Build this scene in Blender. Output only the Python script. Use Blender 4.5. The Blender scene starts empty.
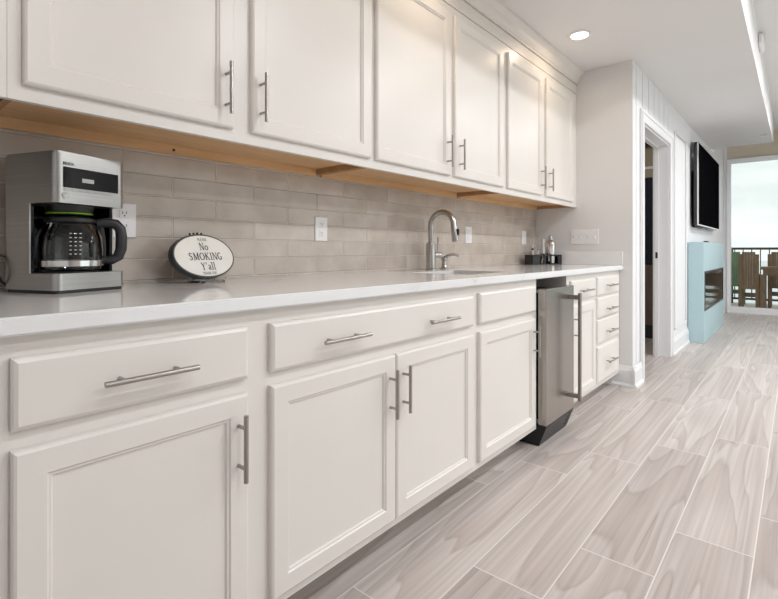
import bpy, bmesh, math, random
from mathutils import Vector, Matrix

random.seed(7)
C = bpy.context.scene.collection
PI = math.pi

# ------------------------------------------------------------------ camera
F_PX, YAW, HORIZON, CAM_H = 480.0, math.radians(40.43), 250.45, 1.0265
cam_data = bpy.data.cameras.new('camera')
cam_data.sensor_width = 36.0
cam_data.lens = F_PX / 778.0 * 36.0
cam_data.shift_y = -(299.5 - HORIZON) / 778.0
cam_data.clip_start = 0.02
cam_data.clip_end = 2000
cam = bpy.data.objects.new('camera', cam_data)
C.objects.link(cam)
cam.location = (0, 0, CAM_H)
cam.rotation_euler = (PI / 2, 0, YAW - PI / 2)
bpy.context.scene.camera = cam

# ------------------------------------------------------------------ exposure
sc = bpy.context.scene
sc.view_settings.view_transform = 'Standard'
sc.view_settings.look = 'None'
sc.view_settings.gamma = 1.0
sc.view_settings.use_curve_mapping = False
sc.view_settings.exposure = 0.60
MAIN_W = 10.5       # ceiling downlights over the open room; also scales the added fill row
WARM_W = 1.1        # downlights close to the cabinets
SKY_S = 1.0
SIDE_FILL_W = 14.0        # added fill lamp outside the unseen side window

# ------------------------------------------------------------------ sky
world = bpy.data.worlds.new('sky')
sc.world = world
world.use_nodes = True
wn, wl = world.node_tree.nodes, world.node_tree.links
wn.clear()
w_out = wn.new('ShaderNodeOutputWorld')
w_bg = wn.new('ShaderNodeBackground')
w_tc = wn.new('ShaderNodeTexCoord')
w_map = wn.new('ShaderNodeMapping')
w_map.inputs['Scale'].default_value = (1.6, 1.6, 9.0)
w_noise = wn.new('ShaderNodeTexNoise')
w_noise.inputs['Scale'].default_value = 1.7
w_noise.inputs['Detail'].default_value = 4
w_ramp = wn.new('ShaderNodeValToRGB')
w_ramp.color_ramp.elements[0].position = 0.36
w_ramp.color_ramp.elements[0].color = (0.60, 0.655, 0.655, 1)
w_ramp.color_ramp.elements[1].position = 0.62
w_ramp.color_ramp.elements[1].color = (0.78, 0.80, 0.785, 1)
wl.new(w_tc.outputs['Generated'], w_map.inputs['Vector'])
wl.new(w_map.outputs['Vector'], w_noise.inputs['Vector'])
wl.new(w_noise.outputs['Fac'], w_ramp.inputs['Fac'])
wl.new(w_ramp.outputs['Color'], w_bg.inputs['Color'])
w_bg.inputs['Strength'].default_value = SKY_S
wl.new(w_bg.outputs['Background'], w_out.inputs['Surface'])

side_fill = bpy.data.lights.new('added_side_fill', 'AREA')  # area lamp added for soft sideways fill on the cabinets
side_fill.shape = 'RECTANGLE'
side_fill.size, side_fill.size_y = 5.6, 2.2
side_fill.energy = SIDE_FILL_W
side_fill.color = (0.96, 0.98, 1.0)
side_fill_o = bpy.data.objects.new('added_side_fill', side_fill)
C.objects.link(side_fill_o)
side_fill_o.location = (4.6, -3.5, 1.25)
side_fill_o.rotation_euler = (PI / 2, 0, 0)

# ------------------------------------------------------------------ key planes (metres)
YB = 1.70      # wall behind the counter
YC = 1.007     # counter front edge
YD = 1.019     # base door faces
YU = 1.342     # upper door faces
XE = 3.93      # wall at the end of the counter
YW = 0.948     # hall wall face
ZC = 2.456     # low ceiling
YS = 0.248     # edge of the low ceiling
ZH = 2.80      # high ceiling
XS = 8.10      # far end of the low ceiling
XW = 9.75      # sliding glass door
XB, YR = -1.6, -3.2   # rear and right walls


# ------------------------------------------------------------------ material helpers
def nodes_of(name):
    m = bpy.data.materials.new(name)
    m.use_nodes = True
    nt = m.node_tree
    return m, nt.nodes, nt.links, nt.nodes['Principled BSDF']


def basic(name, col, rough=0.5, metal=0.0, var=0.03, scale=6.0, bump=0.0, bscale=60.0, spec=None, stretch=None, coat=0.0):
    m, n, l, b = nodes_of(name)
    tc = n.new('ShaderNodeTexCoord')
    src = tc.outputs['Object']
    if stretch:
        mp = n.new('ShaderNodeMapping')
        mp.inputs['Scale'].default_value = stretch
        l.new(src, mp.inputs['Vector'])
        src = mp.outputs['Vector']
    nz = n.new('ShaderNodeTexNoise')
    nz.inputs['Scale'].default_value = scale
    nz.inputs['Detail'].default_value = 3
    l.new(src, nz.inputs['Vector'])
    rp = n.new('ShaderNodeValToRGB')
    rp.color_ramp.elements[0].position = 0.3
    rp.color_ramp.elements[1].position = 0.7
    rp.color_ramp.elements[0].color = tuple(max(0, c * (1 - var)) for c in col) + (1,)
    rp.color_ramp.elements[1].color = tuple(min(1, c * (1 + var)) for c in col) + (1,)
    l.new(nz.outputs['Fac'], rp.inputs['Fac'])
    l.new(rp.outputs['Color'], b.inputs['Base Color'])
    b.inputs['Roughness'].default_value = rough
    b.inputs['Metallic'].default_value = metal
    if spec is not None:
        b.inputs['Specular IOR Level'].default_value = spec
    if coat:
        b.inputs['Coat Weight'].default_value = coat
        b.inputs['Coat Roughness'].default_value = 0.05
    if bump:
        nb = n.new('ShaderNodeTexNoise')
        nb.inputs['Scale'].default_value = bscale
        nb.inputs['Detail'].default_value = 2
        l.new(src, nb.inputs['Vector'])
        bp = n.new('ShaderNodeBump')
        bp.inputs['Strength'].default_value = bump
        bp.inputs['Distance'].default_value = 0.01
        l.new(nb.outputs['Fac'], bp.inputs['Height'])
        l.new(bp.outputs['Normal'], b.inputs['Normal'])
    return m


def math_node(n, l, op, a, b=None, c=None):
    x = n.new('ShaderNodeMath')
    x.operation = op
    for i, v in enumerate((a, b, c)):
        if v is None:
            continue
        if isinstance(v, (int, float)):
            x.inputs[i].default_value = v
        else:
            l.new(v, x.inputs[i])
    return x.outputs[0]


def mix_col(n, l, fac, a, b, mode='MIX'):
    x = n.new('ShaderNodeMix')
    x.data_type = 'RGBA'
    x.blend_type = mode
    if isinstance(fac, (int, float)):
        x.inputs[0].default_value = fac
    else:
        l.new(fac, x.inputs[0])
    for i, v in ((6, a), (7, b)):
        if isinstance(v, tuple):
            x.inputs[i].default_value = v
        else:
            l.new(v, x.inputs[i])
    return x.outputs[2]


def ramp(n, l, fac, stops):
    r = n.new('ShaderNodeValToRGB')
    e = r.color_ramp.elements
    while len(e) < len(stops):
        e.new(0.5)
    for i, (p, c) in enumerate(stops):
        e[i].position = p
        e[i].color = c if len(c) == 4 else tuple(c) + (1,)
    l.new(fac, r.inputs['Fac'])
    return r.outputs['Color']


def grid_cells(n, l, u, v, u0, per, v0, row, shift, alternate=False):
    """brick-like layout: returns row id, column id, distances to the joints"""
    rr = math_node(n, l, 'DIVIDE', math_node(n, l, 'SUBTRACT', v, v0), row)
    rid = math_node(n, l, 'FLOOR', rr)
    fr = math_node(n, l, 'SUBTRACT', rr, rid)
    k = math_node(n, l, 'PINGPONG', rid, 1.0) if alternate else rid
    off = math_node(n, l, 'MULTIPLY', k, shift)
    cc = math_node(n, l, 'DIVIDE', math_node(n, l, 'SUBTRACT', math_node(n, l, 'SUBTRACT', u, u0), off), per)
    cid = math_node(n, l, 'FLOOR', cc)
    fc = math_node(n, l, 'SUBTRACT', cc, cid)
    dr = math_node(n, l, 'MULTIPLY', math_node(n, l, 'MINIMUM', fr, math_node(n, l, 'SUBTRACT', 1.0, fr)), row)
    dc = math_node(n, l, 'MULTIPLY', math_node(n, l, 'MINIMUM', fc, math_node(n, l, 'SUBTRACT', 1.0, fc)), per)
    return rid, cid, math_node(n, l, 'MINIMUM', dr, dc)


def floor_material():
    m, n, l, b = nodes_of('wood_look_floor_tile')
    tc = n.new('ShaderNodeTexCoord')
    sp = n.new('ShaderNodeSeparateXYZ')
    l.new(tc.outputs['Object'], sp.inputs[0])
    x, y = sp.outputs[0], sp.outputs[1]
    vy = math_node(n, l, 'MULTIPLY', y, -1.0)
    rid, cid, d = grid_cells(n, l, x, vy, 1.045, 1.158, -1.034, 0.2305, 0.3225)
    cb = n.new('ShaderNodeCombineXYZ')
    l.new(rid, cb.inputs[0]); l.new(cid, cb.inputs[1])
    wn_ = n.new('ShaderNodeTexWhiteNoise')
    wn_.noise_dimensions = '3D'
    l.new(cb.outputs[0], wn_.inputs['Vector'])
    off = n.new('ShaderNodeVectorMath'); off.operation = 'SCALE'
    l.new(wn_.outputs['Color'], off.inputs[0]); off.inputs['Scale'].default_value = 37.0
    sc_ = n.new('ShaderNodeCombineXYZ')
    l.new(math_node(n, l, 'MULTIPLY', x, 0.42), sc_.inputs[0])
    l.new(math_node(n, l, 'MULTIPLY', y, 4.6), sc_.inputs[1])
    ad = n.new('ShaderNodeVectorMath'); ad.operation = 'ADD'
    l.new(sc_.outputs[0], ad.inputs[0]); l.new(off.outputs[0], ad.inputs[1])
    low = n.new('ShaderNodeTexNoise')
    low.inputs['Scale'].default_value = 1.15; low.inputs['Detail'].default_value = 2.0
    low.inputs['Roughness'].default_value = 0.4; low.inputs['Distortion'].default_value = 0.5
    l.new(ad.outputs[0], low.inputs['Vector'])
    # growth rings: contour lines of the low noise
    ring = math_node(n, l, 'FRACT', math_node(n, l, 'MULTIPLY', low.outputs['Fac'], 8.0))
    sc2 = n.new('ShaderNodeVectorMath'); sc2.operation = 'MULTIPLY'
    l.new(ad.outputs[0], sc2.inputs[0]); sc2.inputs[1].default_value = (1.4, 9.0, 1.0)
    fine = n.new('ShaderNodeTexNoise')
    fine.inputs['Scale'].default_value = 1.6; fine.inputs['Detail'].default_value = 3.0
    l.new(sc2.outputs[0], fine.inputs['Vector'])
    c1 = ramp(n, l, ring, [(0.0, (0.455, 0.40, 0.375)), (0.10, (0.50, 0.445, 0.42)), (0.5, (0.535, 0.485, 0.46)), (0.93, (0.58, 0.535, 0.512)), (1.0, (0.465, 0.41, 0.385))])
    c2 = ramp(n, l, fine.outputs['Fac'], [(0.3, (0.84, 0.835, 0.83)), (0.7, (1.08, 1.08, 1.08))])
    c = mix_col(n, l, 1.0, c1, c2, 'MULTIPLY')
    tint = ramp(n, l, wn_.outputs['Value'], [(0.0, (0.86, 0.85, 0.845)), (0.5, (0.99, 0.985, 0.98)), (1.0, (1.08, 1.08, 1.085))])
    c = mix_col(n, l, 1.0, c, tint, 'MULTIPLY')
    g = math_node(n, l, 'LESS_THAN', d, 0.0021)
    c = mix_col(n, l, g, c, (0.70, 0.665, 0.645, 1))
    l.new(c, b.inputs['Base Color'])
    b.inputs['Roughness'].default_value = 0.38
    b.inputs['Specular IOR Level'].default_value = 0.4
    bp = n.new('ShaderNodeBump'); bp.inputs['Strength'].default_value = 0.15; bp.inputs['Distance'].default_value = 0.003
    l.new(math_node(n, l, 'MINIMUM', d, 0.004), bp.inputs['Height'])
    l.new(bp.outputs['Normal'], b.inputs['Normal'])
    return m


def tile_material():
    m, n, l, b = nodes_of('glazed_handmade_tile')
    tc = n.new('ShaderNodeTexCoord')
    sp = n.new('ShaderNodeSeparateXYZ')
    l.new(tc.outputs['Object'], sp.inputs[0])
    x, z = sp.outputs[0], sp.outputs[2]
    rid, cid, d = grid_cells(n, l, x, z, 0.804, 0.338, 0.924, 0.0731, 0.169, True)
    cb = n.new('ShaderNodeCombineXYZ')
    l.new(rid, cb.inputs[0]); l.new(cid, cb.inputs[1])
    wn_ = n.new('ShaderNodeTexWhiteNoise'); wn_.noise_dimensions = '3D'
    l.new(cb.outputs[0], wn_.inputs['Vector'])
    nz = n.new('ShaderNodeTexNoise'); nz.inputs['Scale'].default_value = 9.0; nz.inputs['Detail'].default_value = 3.0
    l.new(tc.outputs['Object'], nz.inputs['Vector'])
    c = ramp(n, l, nz.outputs['Fac'], [(0.3, (0.475, 0.41, 0.355)), (0.7, (0.58, 0.52, 0.465))])
    tint = ramp(n, l, wn_.outputs['Value'], [(0.0, (0.90, 0.895, 0.89)), (1.0, (1.07, 1.07, 1.07))])
    c = mix_col(n, l, 1.0, c, tint, 'MULTIPLY')
    g = math_node(n, l, 'LESS_THAN', d, 0.0014)
    c = mix_col(n, l, g, c, (0.68, 0.635, 0.59, 1))
    l.new(c, b.inputs['Base Color'])
    l.new(math_node(n, l, 'MULTIPLY_ADD', g, 0.5, 0.17), b.inputs['Roughness'])
    n2 = n.new('ShaderNodeTexNoise'); n2.inputs['Scale'].default_value = 22.0; n2.inputs['Detail'].default_value = 1.5
    l.new(tc.outputs['Object'], n2.inputs['Vector'])
    edge = math_node(n, l, 'MULTIPLY', math_node(n, l, 'MINIMUM', d, 0.004), 0.9)
    h = math_node(n, l, 'ADD', edge, math_node(n, l, 'MULTIPLY', n2.outputs['Fac'], 0.0028))
    bp = n.new('ShaderNodeBump'); bp.inputs['Strength'].default_value = 0.7; bp.inputs['Distance'].default_value = 1.0
    l.new(h, bp.inputs['Height'])
    l.new(bp.outputs['Normal'], b.inputs['Normal'])
    return m


def quartz_material():
    m, n, l, b = nodes_of('white_quartz')
    tc = n.new('ShaderNodeTexCoord')
    nz = n.new('ShaderNodeTexNoise')
    nz.inputs['Scale'].default_value = 2.3; nz.inputs['Detail'].default_value = 5.0; nz.inputs['Distortion'].default_value = 1.2
    l.new(tc.outputs['Object'], nz.inputs['Vector'])
    vein = math_node(n, l, 'ABSOLUTE', math_node(n, l, 'SUBTRACT', nz.outputs['Fac'], 0.47))
    v = ramp(n, l, vein, [(0.0, (0.60, 0.595, 0.60)), (0.008, (0.76, 0.76, 0.765)), (0.03, (0.82, 0.82, 0.825))])
    n2 = n.new('ShaderNodeTexNoise'); n2.inputs['Scale'].default_value = 1.1
    l.new(tc.outputs['Object'], n2.inputs['Vector'])
    mask = ramp(n, l, n2.outputs['Fac'], [(0.45, (0, 0, 0)), (0.62, (1, 1, 1))])
    c = mix_col(n, l, mask, (0.82, 0.82, 0.825, 1), v)
    l.new(c, b.inputs['Base Color'])
    b.inputs['Roughness'].default_value = 0.09
    return m


def glass_material(name, tint=(0.97, 0.98, 0.97, 1), refl=0.08):
    """thin clear pane: mostly see-through, a little mirror reflection at grazing angles"""
    m, n, l, b = nodes_of(name)
    out = n['Material Output']
    tr = n.new('ShaderNodeBsdfTransparent'); tr.inputs['Color'].default_value = tint
    gl = n.new('ShaderNodeBsdfGlossy'); gl.inputs['Roughness'].default_value = 0.02
    fr = n.new('ShaderNodeFresnel'); fr.inputs['IOR'].default_value = 1.3
    nz = n.new('ShaderNodeTexNoise'); nz.inputs['Scale'].default_value = 3.0
    fac = math_node(n, l, 'MULTIPLY', fr.outputs[0], math_node(n, l, 'MULTIPLY_ADD', nz.outputs['Fac'], 0.1, refl * 10))
    mx = n.new('ShaderNodeMixShader')
    l.new(fac, mx.inputs[0]); l.new(tr.outputs[0], mx.inputs[1]); l.new(gl.outputs[0], mx.inputs[2])
    n.remove(b)
    l.new(mx.outputs[0], out.inputs['Surface'])
    return m


def emit(name, col, s):
    m, n, l, b = nodes_of(name)
    b.inputs['Base Color'].default_value = (0.9, 0.9, 0.9, 1)
    b.inputs['Emission Color'].default_value = col + (1,)
    b.inputs['Emission Strength'].default_value = s
    return m


def wood(name, a, bcol, axis=(1.0, 12.0, 12.0), rough=0.5):
    m, n, l, b = nodes_of(name)
    tc = n.new('ShaderNodeTexCoord')
    mp = n.new('ShaderNodeMapping'); mp.inputs['Scale'].default_value = axis
    l.new(tc.outputs['Object'], mp.inputs['Vector'])
    nz = n.new('ShaderNodeTexNoise'); nz.inputs['Scale'].default_value = 3.0; nz.inputs['Detail'].default_value = 4.0
    nz.inputs['Distortion'].default_value = 0.4
    l.new(mp.outputs[0], nz.inputs['Vector'])
    l.new(ramp(n, l, nz.outputs['Fac'], [(0.3, a), (0.7, bcol)]), b.inputs['Base Color'])
    b.inputs['Roughness'].default_value = rough
    return m


M = dict(
    floor=floor_material(), tile=tile_material(), quartz=quartz_material(),
    cab=basic('cream_cabinet_paint', (0.775, 0.745, 0.705), 0.32, var=0.012, scale=3),
    frieze=basic('warm_lit_crown_cream', (0.75, 0.71, 0.665), 0.4, var=0.012, scale=3),  # cabinet cream with the warm lamplight put into the colour
    ply=wood('raw_plywood', (0.66, 0.40, 0.20), (0.77, 0.51, 0.28)),
    ply_dark=wood('stained_plywood_edge', (0.36, 0.19, 0.08), (0.46, 0.26, 0.12)),
    greige=basic('greige_wall_paint', (0.74, 0.73, 0.725), 0.7, var=0.012, scale=2, bump=0.05, bscale=160),
    taupe=basic('taupe_wall_paint', (0.50, 0.48, 0.455), 0.7, var=0.02, scale=2),
    white_wall=basic('white_wall_paint', (0.80, 0.805, 0.815), 0.6, var=0.01, scale=2, bump=0.04, bscale=160),
    ceil=basic('white_ceiling_paint', (0.79, 0.785, 0.78), 0.75, var=0.01, scale=1.5, bump=0.04, bscale=120),
    trim=basic('white_trim_paint', (0.81, 0.815, 0.825), 0.35, var=0.01, scale=3),
    steel=basic('brushed_steel', (0.44, 0.435, 0.425), 0.30, 1.0, var=0.07, scale=5, stretch=(0.6, 0.6, 60)),
    steel_v=basic('brushed_stainless_panel', (0.40, 0.375, 0.35), 0.27, 1.0, var=0.06, scale=4, stretch=(60, 60, 0.5)),
    nickel=basic('brushed_nickel', (0.40, 0.375, 0.35), 0.30, 1.0, var=0.05, scale=20),
    chrome=basic('polished_steel', (0.72, 0.71, 0.70), 0.12, 1.0, var=0.03, scale=8),
    faucet=basic('spot_resist_steel', (0.47, 0.455, 0.435), 0.27, 1.0, var=0.04, scale=10),
    black=basic('black_plastic', (0.012, 0.012, 0.014), 0.35, var=0.2, scale=10),
    black_gloss=basic('gloss_black_panel', (0.006, 0.006, 0.008), 0.08, var=0.2, scale=10),
    black_matte=basic('matte_black', (0.02, 0.021, 0.024), 0.6, var=0.2, scale=10),
    slate_shade=basic('slate_and_recess_shade', (0.028, 0.03, 0.038), 0.45, var=0.25, scale=14),  # sign edge colour, and painted shade inside the left cabinet recess
    handle_black=basic('soft_black_handle', (0.022, 0.022, 0.025), 0.42, var=0.1, scale=12),
    plate=basic('white_device_plastic', (0.82, 0.82, 0.83), 0.3, var=0.008, scale=6),
    dark=basic('dark_slot', (0.03, 0.03, 0.03), 0.6, var=0.1, scale=10),
    sign_face=basic('ivory_sign_face', (0.80, 0.78, 0.73), 0.45, var=0.03, scale=14),
    lcd=basic('grey_display', (0.42, 0.44, 0.44), 0.25, var=0.04, scale=8),
    green=basic('lime_green_ring', (0.16, 0.30, 0.015), 0.35, var=0.08, scale=9),
    aqua=basic('aqua_paint', (0.43, 0.585, 0.625), 0.5, var=0.02, scale=3),
    navy=basic('navy_fabric', (0.012, 0.013, 0.028), 0.85, var=0.25, scale=25, bump=0.2, bscale=300),
    bunk=wood('brown_bunk_wood', (0.10, 0.062, 0.045), (0.15, 0.095, 0.07), (12, 12, 1)),
    tan_light=basic('beige_header_band', (0.64, 0.57, 0.46), 0.75, var=0.05, scale=3),
    tan=basic('tan_wall_band', (0.40, 0.335, 0.225), 0.75, var=0.06, scale=3),
    deck=basic('balcony_deck', (0.55, 0.53, 0.50), 0.8, var=0.06, scale=4),
    rail=basic('bronze_railing', (0.06, 0.05, 0.04), 0.5, var=0.1, scale=10),
    teak=wood('dark_teak', (0.13, 0.078, 0.04), (0.20, 0.125, 0.068), (12, 12, 2)),
    green_wood=wood('dark_green_stain', (0.10, 0.165, 0.09), (0.16, 0.235, 0.14), (12, 12, 2)),
    sea=basic('sea_water', (0.52, 0.62, 0.60), 0.25, var=0.08, scale=0.02),
    pane=glass_material('clear_pane'),
    carafe=glass_material('carafe_glass', (0.86, 0.87, 0.87, 1), 0.32),
    acrylic=glass_material('clear_acrylic', (0.975, 0.985, 0.985, 1), 0.1),
    lamp=emit('lamp_diffuser', (1.0, 0.93, 0.84), 6.0),
    lamp_cool=emit('lamp_diffuser_neutral', (1.0, 0.97, 0.93), 6.0),
    screen=basic('television_screen', (0.004, 0.004, 0.005), 0.4, var=0.1, scale=2, spec=0.0),
    basin=basic('steel_sink_basin', (0.45, 0.45, 0.45), 0.28, 1.0, var=0.05, scale=15),
)


# ------------------------------------------------------------------ geometry helpers
def box(bm, x0, x1, y0, y1, z0, z1, bev=0.0, seg=1):
    mt = Matrix.Translation(((x0 + x1) / 2, (y0 + y1) / 2, (z0 + z1) / 2)) @ Matrix.Diagonal((abs(x1 - x0), abs(y1 - y0), abs(z1 - z0), 1))
    r = bmesh.ops.create_cube(bm, size=1.0, matrix=mt)
    if bev:
        vs = set(r['verts'])
        es = [e for e in bm.edges if e.verts[0] in vs and e.verts[1] in vs]
        bmesh.ops.bevel(bm, geom=es, offset=bev, segments=seg, affect='EDGES', profile=0.5)
    return bm


def B(*a, **k):
    return box(bmesh.new(), *a, **k)


def cyl(bm, p0, p1, r0, r1=None, seg=20, caps=True):
    p0, p1 = Vector(p0), Vector(p1)
    d = p1 - p0
    q = Vector((0, 0, 1)).rotation_difference(d.normalized())
    mt = Matrix.Translation((p0 + p1) / 2) @ q.to_matrix().to_4x4()
    bmesh.ops.create_cone(bm, cap_ends=caps, segments=seg, radius1=r0, radius2=r0 if r1 is None else r1, depth=d.length, matrix=mt)
    return bm


def ball(bm, p, r, seg=14):
    bmesh.ops.create_uvsphere(bm, u_segments=seg, v_segments=max(6, seg // 2), radius=r, matrix=Matrix.Translation(p))
    return bm


def lathe(bm, c, prof, seg=28, close_bottom=True, close_top=True):
    rings = []
    for r, z in prof:
        rings.append([bm.verts.new((c[0] + r * math.cos(2 * PI * i / seg), c[1] + r * math.sin(2 * PI * i / seg), c[2] + z)) for i in range(seg)])
    for a, b_ in zip(rings, rings[1:]):
        for i in range(seg):
            j = (i + 1) % seg
            bm.faces.new((a[i], a[j], b_[j], b_[i]))
    if close_bottom:
        bm.faces.new(list(reversed(rings[0])))
    if close_top:
        bm.faces.new(rings[-1])
    return bm


def tube(bm, pts, r, seg=12):
    pts = [Vector(p) for p in pts]
    rs = r if isinstance(r, (list, tuple)) else [r] * len(pts)
    rings = []
    up = None
    for i, p in enumerate(pts):
        t = (pts[min(i + 1, len(pts) - 1)] - pts[max(i - 1, 0)]).normalized()
        if up is None:
            a = Vector((0, 0, 1)) if abs(t.z) < 0.9 else Vector((1, 0, 0))
            up = (a - t * a.dot(t)).normalized()
        else:
            up = (up - t * up.dot(t)).normalized()
        sd = t.cross(up)
        rings.append([bm.verts.new(p + rs[i] * (math.cos(2 * PI * k / seg) * up + math.sin(2 * PI * k / seg) * sd)) for k in range(seg)])
    for a, b_ in zip(rings, rings[1:]):
        for i in range(seg):
            j = (i + 1) % seg
            bm.faces.new((a[i], a[j], b_[j], b_[i]))
    bm.faces.new(list(reversed(rings[0])))
    bm.faces.new(rings[-1])
    return bm


def extrude_profile(bm, prof, axis, a, b_):
    """closed profile extruded along an axis; prof holds the two other coordinates in order"""
    def pt(p, t):
        if axis == 'x':
            return (t, p[0], p[1])
        if axis == 'y':
            return (p[0], t, p[1])
        return (p[0], p[1], t)
    v0 = [bm.verts.new(pt(p, a)) for p in prof]
    v1 = [bm.verts.new(pt(p, b_)) for p in prof]
    k = len(prof)
    for i in range(k):
        j = (i + 1) % k
        bm.faces.new((v0[i], v0[j], v1[j], v1[i]))
    bm.faces.new(list(reversed(v0)))
    bm.faces.new(v1)
    return bm


def panel(bm, x0, x1, z0, z1, yf, th, rings, fill=True):
    """front facing -Y; rings = list of (inset, depth behind the front plane yf)"""
    rings = [(0.0, th)] + rings
    loops = []
    for ins, dp in rings:
        y = yf + dp
        loops.append([bm.verts.new(p) for p in ((x0 + ins, y, z0 + ins), (x1 - ins, y, z0 + ins), (x1 - ins, y, z1 - ins), (x0 + ins, y, z1 - ins))])
    for a, b_ in zip(loops, loops[1:]):
        for i in range(4):
            j = (i + 1) % 4
            bm.faces.new((a[i], a[j], b_[j], b_[i]))
    bm.faces.new(loops[-1])
    bm.faces.new(list(reversed(loops[0])))
    return bm


SHAKER = [(0.0, 0.006), (0.0025, 0.0025), (0.007, 0.0), (0.050, 0.0), (0.0535, 0.004), (0.0575, 0.0042), (0.061, 0.0095)]
SLAB = [(0.0, 0.007), (0.003, 0.0035), (0.009, 0.0)]


def smooth(me, ang=35):
    for p in me.polygons:
        p.use_smooth = True
    try:
        me.set_sharp_from_angle(angle=math.radians(ang))
    except Exception:
        pass


def obj(name, bm, mat, parent=None, sm=True):
    bmesh.ops.recalc_face_normals(bm, faces=bm.faces[:])
    me = bpy.data.meshes.new(name)
    bm.to_mesh(me)
    bm.free()
    me.materials.append(mat)
    if sm:
        smooth(me)
    o = bpy.data.objects.new(name, me)
    C.objects.link(o)
    if parent is not None:
        o.parent = parent
        root = parent
        while root.parent is not None:
            root = root.parent
        if not root.get('local_space'):
            me.transform(Matrix.Translation(-root.location))
    return o


def thing(name, label, cat, loc=(0, 0, 0), rotz=0.0, group=None, local=False):
    o = bpy.data.objects.new(name, None)
    o.empty_display_size = 0.05
    C.objects.link(o)
    o.location = loc
    o.rotation_euler = (0, 0, rotz)
    o['label'] = label
    o['category'] = cat
    if group:
        o['group'] = group
    if local:
        o['local_space'] = 1
    return o


def tag(o, label, cat, group=None):
    # move the origin to the base centre of the mesh
    me = o.data
    xs = [v.co for v in me.vertices]
    c = Vector(((min(v.x for v in xs) + max(v.x for v in xs)) / 2, (min(v.y for v in xs) + max(v.y for v in xs)) / 2, min(v.z for v in xs)))
    me.transform(Matrix.Translation(-c))
    o.location = c
    o['label'] = label
    o['category'] = cat
    if group:
        o['group'] = group
    return o


def struct(name, bm, mat, parent=None):
    o = obj(name, bm, mat, parent, sm=False)
    if parent is None:
        o['kind'] = 'structure'
    return o


# ------------------------------------------------------------------ setting
struct('floor', B(XB, XW + 0.02, YR, 3.2, -0.05, 0.0), M['floor'])
struct('ceiling', B(XB, XS, YS, 3.2, ZC, ZH), M['ceil'])
struct('ceiling_high', B(XB, XS, YR, YS - 0.001, ZH, ZH + 0.06), M['ceil'])
struct('ceiling_far', B(XS + 0.001, XW + 0.05, YR, YW + 0.1, 2.95, 3.01), M['ceil'])
struct('wall_back', B(XB, XE + 0.0, YB + 0.012, YB + 0.1, 0.0, ZC - 0.001), M['greige'])
bs = struct('wall_backsplash', B(XB + 0.001, XE - 0.001, YB, YB + 0.0115, 0.90, 1.43), M['tile'])
struct('wall_end', B(XE, 4.2250, YW + 0.002, YB + 0.1, 0.0, ZC - 0.001), M['greige'])
struct('wall_rear', B(XB - 0.06, XB - 0.001, YR, 3.2, 0.0, ZH), M['white_wall'])
wr = B(XB, 1.8, YR - 0.06, YR - 0.001, 0.0, 2.95)
box(wr, 7.4, XW + 0.05, YR - 0.06, YR - 0.001, 0.0, 2.95)
box(wr, 1.8, 7.4, YR - 0.06, YR - 0.001, 2.4, 2.95)
box(wr, 1.8, 7.4, YR - 0.06, YR - 0.001, 0.0, 0.1)
struct('wall_right', wr, M['taupe'])
w2 = bmesh.new()  # unseen window, added to let soft fill into the room
for xa in (1.8, 3.64, 5.5, 7.34):
    box(w2, xa, xa + 0.06, YR - 0.055, YR - 0.005, 0.1005, 2.3995)
w2o = struct('fill_window', w2, M['trim'])
for xa in (1.86, 3.70, 5.56):
    obj('pane', B(xa + 0.0005, xa + 1.7795, YR - 0.034, YR - 0.028, 0.1005, 2.3995), M['pane'], w2o, sm=False)
# hall wall: a white skin over the end of the counter wall, a header, and the long piece beyond the door
hw = B(XE + 0.0, 4.2250, YW - 0.004, YW + 0.0015, 0.0, ZC - 0.001)
box(hw, 4.2251, 5.264, YW - 0.004, 1.081, 2.045, ZC - 0.001)
box(hw, 5.2641, 6.541, YW - 0.004, 1.081, 0.0, ZC - 0.001)
box(hw, 6.5411, 8.42, YW - 0.004, 1.081, 0.0, 1.30)
box(hw, 6.5411, 8.42, YW - 0.004, 1.081, 2.30, ZC - 0.001)
box(hw, 6.5411, 8.42, 1.05, 1.081, 1.3001, 2.2999)
box(hw, 8.4201, XW + 0.05, YW - 0.004, 1.081, 0.0, 2.95)
# raised vertical boards on the hall wall
for k in range(7):
    xb = 4.02 + 0.2 * k
    zlo = 2.17 if 4.15 < xb < 5.4 else (0.17 if xb < 6.2 else (2.31 if xb < 8.45 else 0.17))
    box(hw, xb, xb + 0.10, YW - 0.008, YW - 0.0041, zlo, ZC - 0.002, bev=0.002)
struct('wall_hall', hw, M['white_wall'])
# far wall above and beside the sliding glass door
struct('wall_far', B(XW, XW + 0.06, YR, 0.8999, 2.5305, 2.949), M['tan_light'])
struct('trim_5', B(XW - 0.03, XW + 0.06, 0.9005, YW - 0.0045, 0.0, 2.949), M['trim'])

# casing of the doorway, jambs and stop
cs = B(4.1340, 4.2250, YW - 0.022, YW - 0.0045, 0.0, 2.14, bev=0.004)
box(cs, 5.264, 5.355, YW - 0.022, YW - 0.0045, 0.0, 2.14, bev=0.004)
box(cs, 4.2251, 5.2639, YW - 0.022, YW - 0.0045, 2.0455, 2.14, bev=0.004)
box(cs, 4.1440, 4.1590, YW - 0.028, YW - 0.0221, 0.0, 2.125)
box(cs, 5.33, 5.345, YW - 0.028, YW - 0.0221, 0.0, 2.125)
box(cs, 4.1591, 5.3299, YW - 0.028, YW - 0.0221, 2.11, 2.125)
struct('trim_1', cs, M['trim'])
jb = B(5.252, 5.2635, YW - 0.004, 1.081, 0.0, 2.0325)
box(jb, 4.2255, 4.2370, YW - 0.004, 1.081, 0.0, 2.0325)
box(jb, 4.2255, 5.2635, YW - 0.004, 1.081, 2.0326, 2.0445)
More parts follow.
